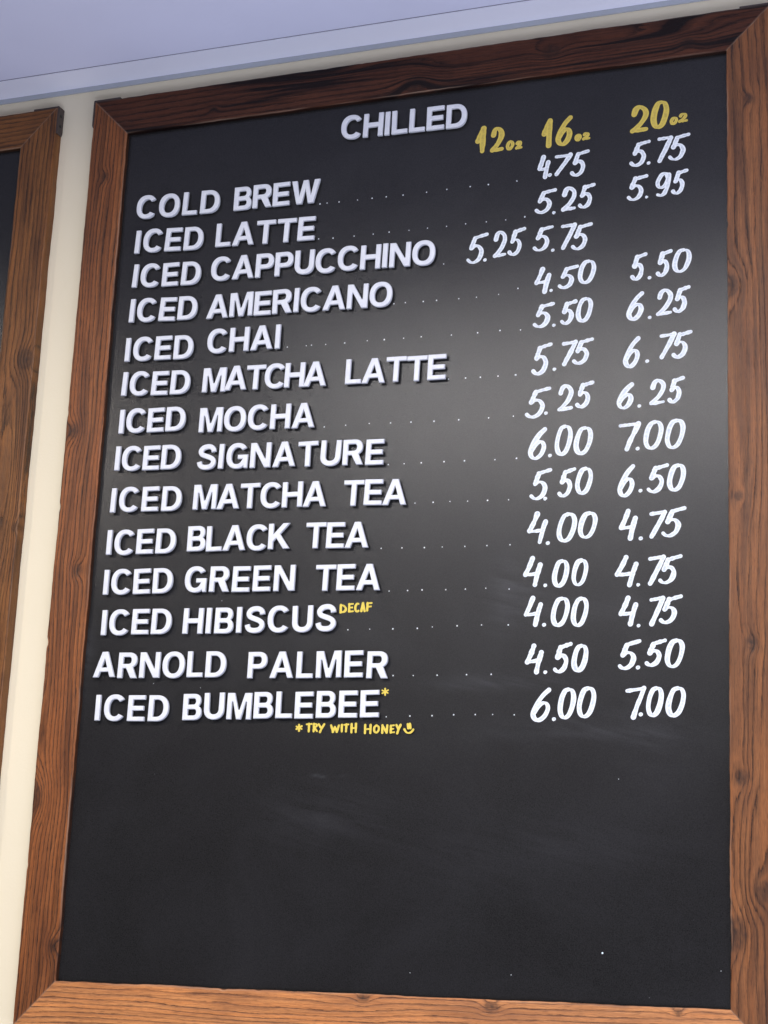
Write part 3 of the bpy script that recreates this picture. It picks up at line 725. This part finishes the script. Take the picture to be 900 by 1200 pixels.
class Ribbon:
    """paint strokes lying on the panel: flat ribbons with round ends, each a hair above the last"""
    def __init__(self):
        self.v, self.f, self.e, self.c = [], [], [], []
        self.h = 0.10
    def stroke(self, pts, width, taper=0.0):
        step = [pts[0]]
        for p in pts[1:]:
            if math.hypot(p[0] - step[-1][0], p[1] - step[-1][1]) > width * 0.12: step.append(p)
        if len(step) < 2: step.append(pts[-1])
        pts = step
        N = len(pts)
        rows = []
        seed = random.uniform(0, 100)
        tang = []
        for i in range(N):
            a, b = pts[max(0, i - 1)], pts[min(N - 1, i + 1)]
            L = math.hypot(b[0] - a[0], b[1] - a[1]) or 1
            tang.append(((b[0] - a[0]) / L, (b[1] - a[1]) / L))
        cap = 5
        seq = []
        for k in range(cap):                      # round start
            an = math.pi / 2 * (k + 0.35) / cap
            seq.append((pts[0], tang[0], -math.cos(an), math.sin(an), 0))
        for i in range(N): seq.append((pts[i], tang[i], 0, 1, i / (N - 1)))
        for k in reversed(range(cap)):
            an = math.pi / 2 * (k + 0.35) / cap
            seq.append((pts[-1], tang[-1], math.cos(an), math.sin(an), 1))
        cols = (-1, -.55, 0, .55, 1)
        base = len(self.v)
        for i, (p, tg, push, half, s) in enumerate(seq):
            w = width * 0.5 * (0.64 + 0.46 * abs(tg[0] * 0.20 + tg[1] * 0.98) + 0.26 * nz(s * 3.6, seed, 1.0) - taper * s)
            cx, cz = p[0] + tg[0] * push * w, p[1] + tg[1] * push * w
            for cc in cols:
                wob = 1 + 0.11 * nz(s * 9.0, seed, 5.0 + cc)
                x = cx - tg[1] * cc * half * w * wob
                z = cz + tg[0] * cc * half * w * wob
                self.v.append(P(x, -8 + self.h + 0.12 * s, z))
                self.e.append(abs(cc) if abs(push) < 0.5 else max(abs(cc), abs(push)))
                self.c.append((x, z, seed))
        for i in range(len(seq) - 1):
            for j in range(len(cols) - 1):
                a = base + i * 5 + j
                self.f.append((a, a + 1, a + 6, a + 5))
        self.h += 0.07
    def dot(self, x, z, r):
        base = len(self.v)
        k = 9
        self.v.append(P(x, -8 + 0.35, z)); self.e.append(0.8); self.c.append((x, z, 0))
        for i in range(k):
            an = 2 * math.pi * i / k
            rr = r * (1 + 0.2 * nz(x, z, i * 1.7))
            self.v.append(P(x + rr * math.cos(an), -8 + 0.1, z + rr * math.sin(an))); self.e.append(1.0); self.c.append((x, z, 0))
        for i in range(k): self.f.append((base, base + 1 + i, base + 1 + (i + 1) % k))
    def build(self, name, mat, parent, label=None):
        o = mesh_obj(name, self.v, self.f, mat, parent)
        me = o.data
        if sum(p.normal.y for p in me.polygons) > 0: me.flip_normals()
        at = me.attributes.new('edge', 'FLOAT', 'POINT'); at.data.foreach_set('value', self.e)
        at = me.attributes.new('stroke_coord', 'FLOAT_VECTOR', 'POINT'); at.data.foreach_set('vector', [q for c in self.c for q in c])
        if label: o['label'] = label
        return o

def write(rb, glyph, x, z, ux, uz, vx, vz, width):
    hw = width / 2
    lu, lv = math.hypot(ux, uz), math.hypot(vx, vz)
    mu, mv = min(0.42, hw / lu), min(0.42, hw / lv)
    for st in STROKES[glyph]:
        jx, jy = random.uniform(-.02, .02), random.uniform(-.015, .015)
        pts = smooth_line(st, 9 if len(st) > 2 else 5)
        out = []
        for a, b in pts:
            a = mu + (a + jx) * (1 - 2 * mu)
            b = mv + (b + jy) * (1 - 2 * mv)
            out.append((x + ux * a + vx * b, z + uz * a + vz * b))
        rb.stroke(out, width, 0.06)

PRICES = [
('size_heading', 'yellow hand painted 12 oz heading', 'y', 7.3, [('1', 558.3, 1152.1, 18.6, -2.4, -1.3, 42.3), ('2', 579.8, 1150.0, 22.6, -2.9, -1.2, 41.5), ('o', 603.3, 1150.2, 12.7, -1.7, -0.4, 16.4), ('z', 616.6, 1149.8, 11.8, -1.5, -0.4, 15.0)]),
('size_heading', 'yellow hand painted 16 oz heading', 'y', 7.3, [('1', 655.6, 1148.6, 17.8, -2.3, -1.0, 44.3), ('6', 674.0, 1147.9, 26.9, -3.5, -1.0, 47.7), ('o', 702.0, 1150.9, 10.9, -1.4, -0.2, 12.9), ('z', 712.9, 1151.4, 12.7, -1.7, -0.2, 13.5)]),
('size_heading', 'yellow hand painted 20 oz heading', 'y', 7.3, [('2', 779.8, 1152.7, 28.2, -3.8, -0.4, 44.0), ('0', 808.9, 1155.2, 26.1, -3.5, -0.3, 44.7), ('o', 835.0, 1158.0, 12.3, -1.7, -0.0, 13.3), ('z', 846.7, 1159.6, 14.6, -2.0, -0.0, 15.9)]),
('price', 'white hand painted 4.75, 16 oz price of COLD BREW', 'w', 6.1, [('4', 649.3, 1101.7, 19.6, -2.4, -0.8, 36.2), ('.', 665.2, 1101.7, 6.1, -0.8, -0.2, 8.4), ('7', 672.5, 1102.7, 28.0, -3.5, -0.7, 35.4), ('5', 696.9, 1099.0, 29.0, -3.6, -0.8, 42.3)]),
('price', 'white hand painted 5.75, 20 oz price of COLD BREW', 'w', 6.1, [('5', 779.4, 1102.4, 31.3, -3.9, -0.4, 42.8), ('.', 803.0, 1103.5, 7.1, -0.9, -0.0, 5.7), ('7', 817.1, 1104.2, 23.4, -3.0, -0.2, 41.1), ('5', 832.9, 1104.7, 31.9, -4.1, -0.2, 43.5)]),
('price', 'white hand painted 5.25, 16 oz price of ICED LATTE', 'w', 6.1, [('5', 646.4, 1048.8, 33.3, -3.8, -0.9, 40.5), ('.', 672.4, 1046.1, 6.1, -0.7, -0.1, 5.7), ('2', 684.5, 1048.5, 24.1, -2.8, -0.7, 38.8), ('5', 708.0, 1049.5, 27.0, -3.1, -0.7, 40.6)]),
('price', 'white hand painted 5.95, 20 oz price of ICED LATTE', 'w', 6.1, [('5', 776.3, 1052.8, 31.1, -3.7, -0.4, 41.5), ('.', 801.0, 1054.2, 7.6, -0.9, -0.0, 5.0), ('9', 815.0, 1053.2, 23.3, -2.8, -0.2, 39.4), ('5', 837.1, 1054.9, 24.8, -3.0, -0.1, 40.3)]),
('price', 'white hand painted 5.25, 12 oz price of ICED CAPPUCCHINO', 'w', 6.1, [('5', 549.3, 984.8, 34.2, -3.6, -1.6, 49.3), ('.', 574.7, 986.0, 5.6, -0.6, -0.2, 7.0), ('2', 588.2, 990.2, 22.8, -2.4, -1.2, 42.4), ('5', 609.7, 991.1, 27.6, -2.9, -1.2, 43.9)]),
('price', 'white hand painted 5.75, 16 oz price of ICED CAPPUCCHINO', 'w', 6.1, [('5', 645.1, 993.0, 32.1, -3.4, -1.0, 41.8), ('.', 671.7, 990.7, 6.0, -0.6, -0.1, 5.6), ('7', 683.8, 992.0, 24.6, -2.7, -0.8, 40.9), ('5', 700.0, 989.6, 31.0, -3.3, -0.8, 42.7)]),
('price', 'white hand painted 4.50, 16 oz price of ICED AMERICANO', 'w', 6.1, [('4', 648.9, 932.7, 24.7, -2.4, -0.9, 38.7), ('.', 670.5, 932.4, 6.0, -0.6, -0.1, 5.0), ('5', 681.9, 935.0, 31.0, -3.1, -0.7, 37.3), ('0', 710.4, 939.3, 26.7, -2.7, -0.6, 37.2)]),
('price', 'white hand painted 5.50, 20 oz price of ICED AMERICANO', 'w', 6.1, [('5', 782.1, 937.0, 24.4, -2.5, -0.4, 42.6), ('.', 805.9, 937.2, 6.4, -0.6, -0.0, 4.9), ('5', 816.9, 938.8, 24.1, -2.5, -0.2, 41.9), ('0', 839.3, 941.7, 26.8, -2.8, -0.1, 36.9)]),
('price', 'white hand painted 5.50, 16 oz price of ICED CHAI', 'w', 6.1, [('5', 647.6, 881.3, 33.0, -3.0, -0.9, 40.4), ('.', 675.2, 881.5, 6.6, -0.6, -0.1, 5.5), ('5', 685.9, 882.3, 25.5, -2.3, -0.7, 38.7), ('0', 708.4, 883.9, 24.8, -2.3, -0.6, 38.0)]),
('price', 'white hand painted 6.25, 20 oz price of ICED CHAI', 'w', 6.1, [('6', 777.4, 881.2, 26.0, -2.4, -0.4, 42.5), ('.', 806.3, 880.9, 6.3, -0.6, -0.0, 4.8), ('2', 817.2, 882.9, 25.1, -2.3, -0.2, 40.5), ('5', 840.0, 885.0, 25.0, -2.3, -0.1, 40.9)]),
('price', 'white hand painted 5.75, 16 oz price of ICED MATCHA LATTE', 'w', 6.1, [('5', 647.4, 815.0, 31.6, -2.6, -1.1, 48.2), ('.', 677.1, 818.1, 7.1, -0.6, -0.1, 6.7), ('7', 688.8, 824.3, 23.6, -2.0, -0.7, 37.7), ('5', 704.1, 824.0, 31.7, -2.6, -0.7, 41.2)]),
('price', 'white hand painted 6.75, 20 oz price of ICED MATCHA LATTE', 'w', 6.1, [('6', 773.5, 814.9, 25.3, -2.1, -0.5, 45.3), ('.', 803.3, 819.6, 6.9, -0.6, -0.0, 5.4), ('7', 821.5, 822.2, 24.4, -2.1, -0.2, 39.0), ('5', 838.5, 822.0, 28.7, -2.4, -0.1, 42.0)]),
('price', 'white hand painted 5.25, 16 oz price of ICED MOCHA', 'w', 6.1, [('5', 640.5, 754.1, 37.9, -2.7, -1.1, 47.1), ('.', 666.5, 757.6, 7.1, -0.5, -0.1, 5.4), ('2', 684.7, 760.4, 24.6, -1.8, -0.8, 40.0), ('5', 709.2, 763.0, 27.4, -2.0, -0.7, 40.4)]),
('price', 'white hand painted 6.25, 20 oz price of ICED MOCHA', 'w', 6.1, [('6', 764.9, 757.5, 25.2, -1.9, -0.4, 38.5), ('.', 793.5, 758.3, 6.3, -0.5, -0.0, 5.3), ('2', 808.8, 759.6, 24.3, -1.8, -0.3, 38.1), ('5', 833.1, 760.1, 24.7, -1.8, -0.2, 40.3)]),
('price', 'white hand painted 6.00, 16 oz price of ICED SIGNATURE', 'w', 6.1, [('6', 645.5, 696.0, 28.3, -1.8, -1.1, 46.5), ('.', 673.6, 698.3, 6.4, -0.4, -0.1, 5.3), ('0', 682.6, 698.6, 26.0, -1.7, -0.9, 44.8), ('0', 708.6, 698.8, 27.2, -1.7, -0.7, 41.3)]),
('price', 'white hand painted 7.00, 20 oz price of ICED SIGNATURE', 'w', 6.1, [('7a', 769.0, 700.4, 30.1, -2.0, -0.4, 41.0), ('.', 791.7, 700.1, 6.2, -0.4, -0.0, 5.2), ('0', 802.1, 700.0, 27.9, -1.8, -0.3, 41.9), ('0', 830.6, 699.0, 28.2, -1.8, -0.2, 42.9)]),
('price', 'white hand painted 5.50, 16 oz price of ICED MATCHA TEA', 'w', 6.1, [('5', 648.8, 639.9, 33.1, -1.8, -1.1, 45.9), ('.', 668.5, 639.4, 6.4, -0.4, -0.1, 5.3), ('5', 687.0, 641.9, 27.2, -1.5, -0.9, 43.3), ('0', 711.5, 643.4, 25.3, -1.4, -0.7, 39.7)]),
('price', 'white hand painted 6.50, 20 oz price of ICED MATCHA TEA', 'w', 6.1, [('6', 767.4, 637.2, 25.4, -1.4, -0.5, 45.9), ('.', 796.1, 642.7, 6.2, -0.4, -0.0, 5.7), ('5', 806.2, 640.4, 31.3, -1.8, -0.3, 42.6), ('0', 833.6, 641.7, 25.5, -1.4, -0.2, 39.2)]),
('price', 'white hand painted 4.00, 16 oz price of ICED BLACK TEA', 'w', 6.1, [('4', 647.0, 581.3, 29.4, -1.4, -1.0, 43.6), ('.', 672.7, 578.3, 6.9, -0.3, -0.1, 5.8), ('0', 687.1, 580.6, 28.7, -1.3, -0.8, 42.2), ('0', 716.3, 583.8, 27.4, -1.3, -0.6, 38.6)]),
('price', 'white hand painted 4.75, 20 oz price of ICED BLACK TEA', 'w', 6.1, [('4', 770.5, 580.1, 25.6, -1.2, -0.5, 42.2), ('.', 796.6, 579.4, 6.7, -0.3, -0.0, 4.5), ('7', 808.9, 580.0, 25.5, -1.2, -0.3, 39.1), ('5', 826.1, 580.3, 34.2, -1.6, -0.2, 43.0)]),
('price', 'white hand painted 4.00, 16 oz price of ICED GREEN TEA', 'w', 6.1, [('4', 643.2, 523.4, 27.2, -1.0, -1.0, 41.9), ('.', 671.0, 522.3, 6.3, -0.2, -0.1, 4.6), ('0', 682.5, 520.2, 24.0, -0.9, -0.8, 39.4), ('0', 708.3, 520.9, 23.9, -0.9, -0.7, 38.7)]),
('price', 'white hand painted 4.75, 20 oz price of ICED GREEN TEA', 'w', 6.1, [('4', 765.9, 518.2, 31.8, -1.2, -0.5, 42.8), ('.', 794.4, 518.2, 6.1, -0.2, -0.0, 5.0), ('7', 807.7, 518.3, 25.4, -1.0, -0.3, 41.5), ('5', 822.6, 518.8, 31.8, -1.2, -0.2, 41.4)]),
('price', 'white hand painted 4.00, 16 oz price of ICED HIBISCUS', 'w', 6.1, [('4', 644.5, 469.9, 27.0, -0.8, -1.0, 42.0), ('.', 670.4, 469.7, 6.3, -0.2, -0.1, 5.1), ('0', 681.9, 468.3, 26.7, -0.8, -0.8, 41.2), ('0', 708.6, 467.5, 24.8, -0.7, -0.7, 41.4)]),
('price', 'white hand painted 4.75, 20 oz price of ICED HIBISCUS', 'w', 6.1, [('4', 770.9, 467.6, 26.6, -0.8, -0.4, 39.8), ('.', 794.8, 465.5, 6.6, -0.2, -0.0, 3.9), ('7', 810.2, 465.8, 22.5, -0.7, -0.3, 40.2), ('5', 823.9, 467.9, 31.1, -0.9, -0.2, 39.8)]),
('price', 'white hand painted 4.50, 16 oz price of ARNOLD PALMER', 'w', 6.1, [('4', 648.6, 408.1, 25.5, -0.5, -1.0, 40.3), ('.', 673.5, 407.6, 6.3, -0.1, -0.1, 5.0), ('5', 685.4, 407.9, 28.2, -0.6, -0.9, 42.3), ('0', 711.0, 409.0, 23.3, -0.5, -0.7, 37.7)]),
('price', 'white hand painted 5.50, 20 oz price of ARNOLD PALMER', 'w', 6.1, [('5', 770.5, 410.0, 31.9, -0.7, -0.5, 41.1), ('.', 794.7, 411.1, 6.0, -0.1, -0.0, 4.9), ('5', 805.3, 413.1, 29.8, -0.6, -0.3, 37.8), ('0', 831.5, 410.8, 26.3, -0.6, -0.2, 39.3)]),
('price', 'white hand painted 6.00, 16 oz price of ICED BUMBLEBEE', 'w', 6.1, [('6', 656.9, 345.4, 29.8, -0.3, -1.1, 44.7), ('.', 686.1, 346.8, 6.2, -0.1, -0.1, 4.9), ('0', 693.4, 348.3, 25.2, -0.3, -0.8, 42.3), ('0', 718.8, 348.9, 26.5, -0.3, -0.7, 42.4)]),
('price', 'white hand painted 7.00, 20 oz price of ICED BUMBLEBEE', 'w', 6.1, [('7a', 781.6, 347.8, 27.3, -0.3, -0.4, 42.6), ('.', 798.5, 351.4, 6.5, -0.1, -0.0, 4.9), ('0', 807.7, 349.3, 24.0, -0.3, -0.3, 40.3), ('0', 832.9, 349.0, 26.4, -0.3, -0.2, 40.5)]),
('note', 'yellow hand painted DECAF note', 'y', 3.17, [('D', 386.2, 496.4, 10.8, -0.4, -0.7, 13.3), ('E', 398.2, 497.2, 9.4, -0.3, -0.7, 13.8), ('C', 407.3, 496.9, 8.3, -0.3, -0.7, 14.1), ('A', 416.3, 497.4, 8.2, -0.3, -0.7, 13.9), ('F', 424.9, 497.5, 9.9, -0.3, -0.7, 13.7)]),
('note', 'yellow asterisk beside BUMBLEBEE', 'y', 2.32, [('*', 451.9, 383.0, 10.9, -0.2, -0.5, 10.9)]),
('note', 'yellow hand painted *TRY WITH HONEY note', 'y', 2.93, [('*', 330.3, 336.5, 11.2, -0.1, -0.6, 10.9), ('T', 345.7, 335.1, 10.4, -0.1, -0.8, 13.3), ('R', 355.8, 335.4, 8.0, -0.1, -0.7, 12.8), ('Y', 363.1, 334.5, 11.0, -0.1, -0.7, 13.1), ('W', 381.2, 334.3, 14.4, -0.1, -0.6, 11.4), ('I', 396.9, 334.6, 2.7, -0.0, -0.6, 11.7), ('T', 400.1, 334.6, 9.3, -0.1, -0.6, 12.3), ('H', 410.6, 333.5, 9.5, -0.1, -0.7, 13.8), ('H', 430.1, 332.0, 10.9, -0.1, -0.7, 13.5), ('O', 442.9, 332.6, 10.1, -0.1, -0.6, 12.5), ('N', 454.7, 332.3, 10.1, -0.1, -0.6, 12.7), ('E', 466.5, 332.4, 7.9, -0.1, -0.6, 12.4), ('Y', 474.5, 331.2, 9.1, -0.1, -0.6, 13.9), ('smile', 485.8, 331.1, 16.1, -0.1, -0.6, 15.3)])]
for name, label, mat, width, glyphs in PRICES:
    rb = Ribbon()
    for gl in glyphs: write(rb, *gl, width if gl[0] not in 'oz' else width * 0.62)
    rb.build(name, M_WHITE if mat == 'w' else (M_HEAD if name == 'size_heading' else M_YELL), main, label)

DOTS = [
('row of small white dots leading from COLD BREW to its prices', [(323.8, 1103.0, 1.07), (334.9, 1103.1, 0.85), (353.6, 1102.6, 0.98), (382.2, 1102.3, 0.74), (404.6, 1102.3, 0.96), (426.4, 1101.9, 0.98), (451.9, 1101.5, 0.95), (487.5, 1101.6, 0.89), (517.7, 1102.3, 0.87), (552.3, 1102.4, 0.94), (579.1, 1102.2, 1.04), (620.9, 1102.2, 0.74), (620.3, 1102.7, 0.72)]),
('row of small white dots leading from ICED LATTE to its prices', [(324.6, 1048.5, 0.98), (347.2, 1047.3, 1.05), (379.8, 1046.8, 0.89), (409.0, 1046.6, 0.86), (433.2, 1046.9, 0.97), (463.3, 1046.2, 0.75), (491.0, 1046.5, 0.79), (519.3, 1045.9, 0.76), (547.4, 1046.6, 0.91), (577.8, 1046.1, 0.81), (605.9, 1045.9, 0.77), (633.4, 1047.0, 0.96), (633.4, 1047.4, 1.06)]),
('row of small white dots leading from ICED CAPPUCCHINO to its prices', [(517.1, 989.7, 0.8)]),
('row of small white dots leading from ICED AMERICANO to its prices', [(445.3, 937.4, 0.96), (462.3, 937.4, 0.85), (488.9, 936.5, 1.02), (508.6, 936.3, 0.91), (541.1, 935.7, 0.79), (566.8, 935.3, 0.77), (598.7, 936.3, 0.69), (626.2, 942.4, 0.87)]),
('row of small white dots leading from ICED CHAI to its prices', [(285.3, 887.0, 0.83), (314.8, 886.4, 0.75), (322.7, 886.6, 0.82), (344.5, 885.8, 0.81), (373.6, 885.4, 0.99), (407.6, 885.8, 0.74), (433.2, 885.2, 1.08), (462.0, 884.7, 0.87), (488.0, 884.5, 0.92), (532.2, 883.1, 0.87), (570.1, 883.0, 1.01), (602.2, 883.4, 1.01), (631.4, 881.6, 0.9)]),
('row of small white dots leading from ICED MATCHA LATTE to its prices', [(530.3, 819.2, 0.87), (554.9, 818.8, 0.97), (576.1, 818.3, 1.02), (601.2, 817.9, 0.84), (626.6, 817.5, 0.97), (625.8, 817.6, 1.06)]),
('row of small white dots leading from ICED MOCHA to its prices', [(349.1, 763.4, 0.87), (381.2, 763.6, 0.77), (416.4, 763.6, 0.77), (448.0, 762.2, 0.97), (478.0, 761.2, 0.95), (511.5, 760.1, 1.06), (547.1, 759.6, 1.02), (589.6, 759.3, 0.78), (624.5, 759.2, 0.76)]),
('row of small white dots leading from ICED SIGNATURE to its prices', [(447.3, 702.6, 0.78), (470.5, 702.4, 0.75), (495.3, 702.0, 0.96), (528.0, 701.6, 1.02), (557.2, 701.0, 1.04), (600.2, 699.8, 0.78), (630.4, 699.9, 1.03), (630.0, 699.6, 0.81)]),
('row of small white dots leading from ICED MATCHA TEA to its prices', [(488.5, 645.5, 0.85), (514.6, 645.3, 0.97), (538.5, 645.2, 0.71), (563.5, 644.2, 0.72), (591.5, 643.8, 1.01), (620.8, 643.0, 0.8)]),
('row of small white dots leading from ICED BLACK TEA to its prices', [(442.3, 584.6, 0.82), (472.3, 584.0, 0.91), (504.5, 582.9, 0.95), (529.9, 582.6, 0.68), (561.6, 581.9, 0.81), (592.5, 581.6, 0.85), (624.4, 581.3, 0.87)]),
('row of small white dots leading from ICED GREEN TEA to its prices', [(456.5, 524.9, 0.76), (482.9, 524.7, 0.91), (503.5, 524.8, 1.06), (536.9, 523.9, 0.84), (564.3, 523.7, 0.9), (592.7, 523.7, 0.73), (624.8, 521.4, 0.79)]),
('row of small white dots leading from ICED HIBISCUS to its prices', [(399.4, 473.7, 0.95), (431.0, 473.6, 0.73), (464.1, 473.0, 1.03), (498.8, 472.7, 1.04), (519.9, 474.0, 0.72), (554.5, 474.5, 1.06), (588.3, 474.6, 0.83), (624.9, 473.5, 0.99)]),
('row of small white dots leading from ARNOLD PALMER to its prices', [(467.2, 409.9, 0.98), (495.7, 409.4, 0.8), (529.1, 409.1, 0.95), (569.7, 409.0, 0.94), (603.5, 408.7, 1.0)]),
('row of small white dots leading from ICED BUMBLEBEE to its prices', [(460.0, 355.0, 0.79), (493.2, 355.7, 0.98), (524.0, 355.7, 1.06), (553.8, 356.5, 0.95), (583.4, 356.5, 0.89), (607.0, 356.2, 0.73), (636.1, 355.4, 0.88)]),
('stray white specks of marker on the empty lower part', [(756.2, 60.5, 1.25), (506.9, 28.4, 0.5), (640.4, 30.5, 0.55), (111.3, 405.9, 0.5), (184.5, 398.6, 0.45), (208.3, 520.3, 0.5), (901.5, 44.2, 0.5), (774.2, 272.9, 0.45)])]
for label, pts in DOTS:
    rb = Ribbon()
    for x, z, r in pts: rb.dot(x, z, r)
    rb.build('paint_specks' if label.startswith('stray') else 'leader_dots', M_WHITE, main, label)

n_obj = len([o for o in bpy.data.objects if o.parent is None])
print('top-level', n_obj)
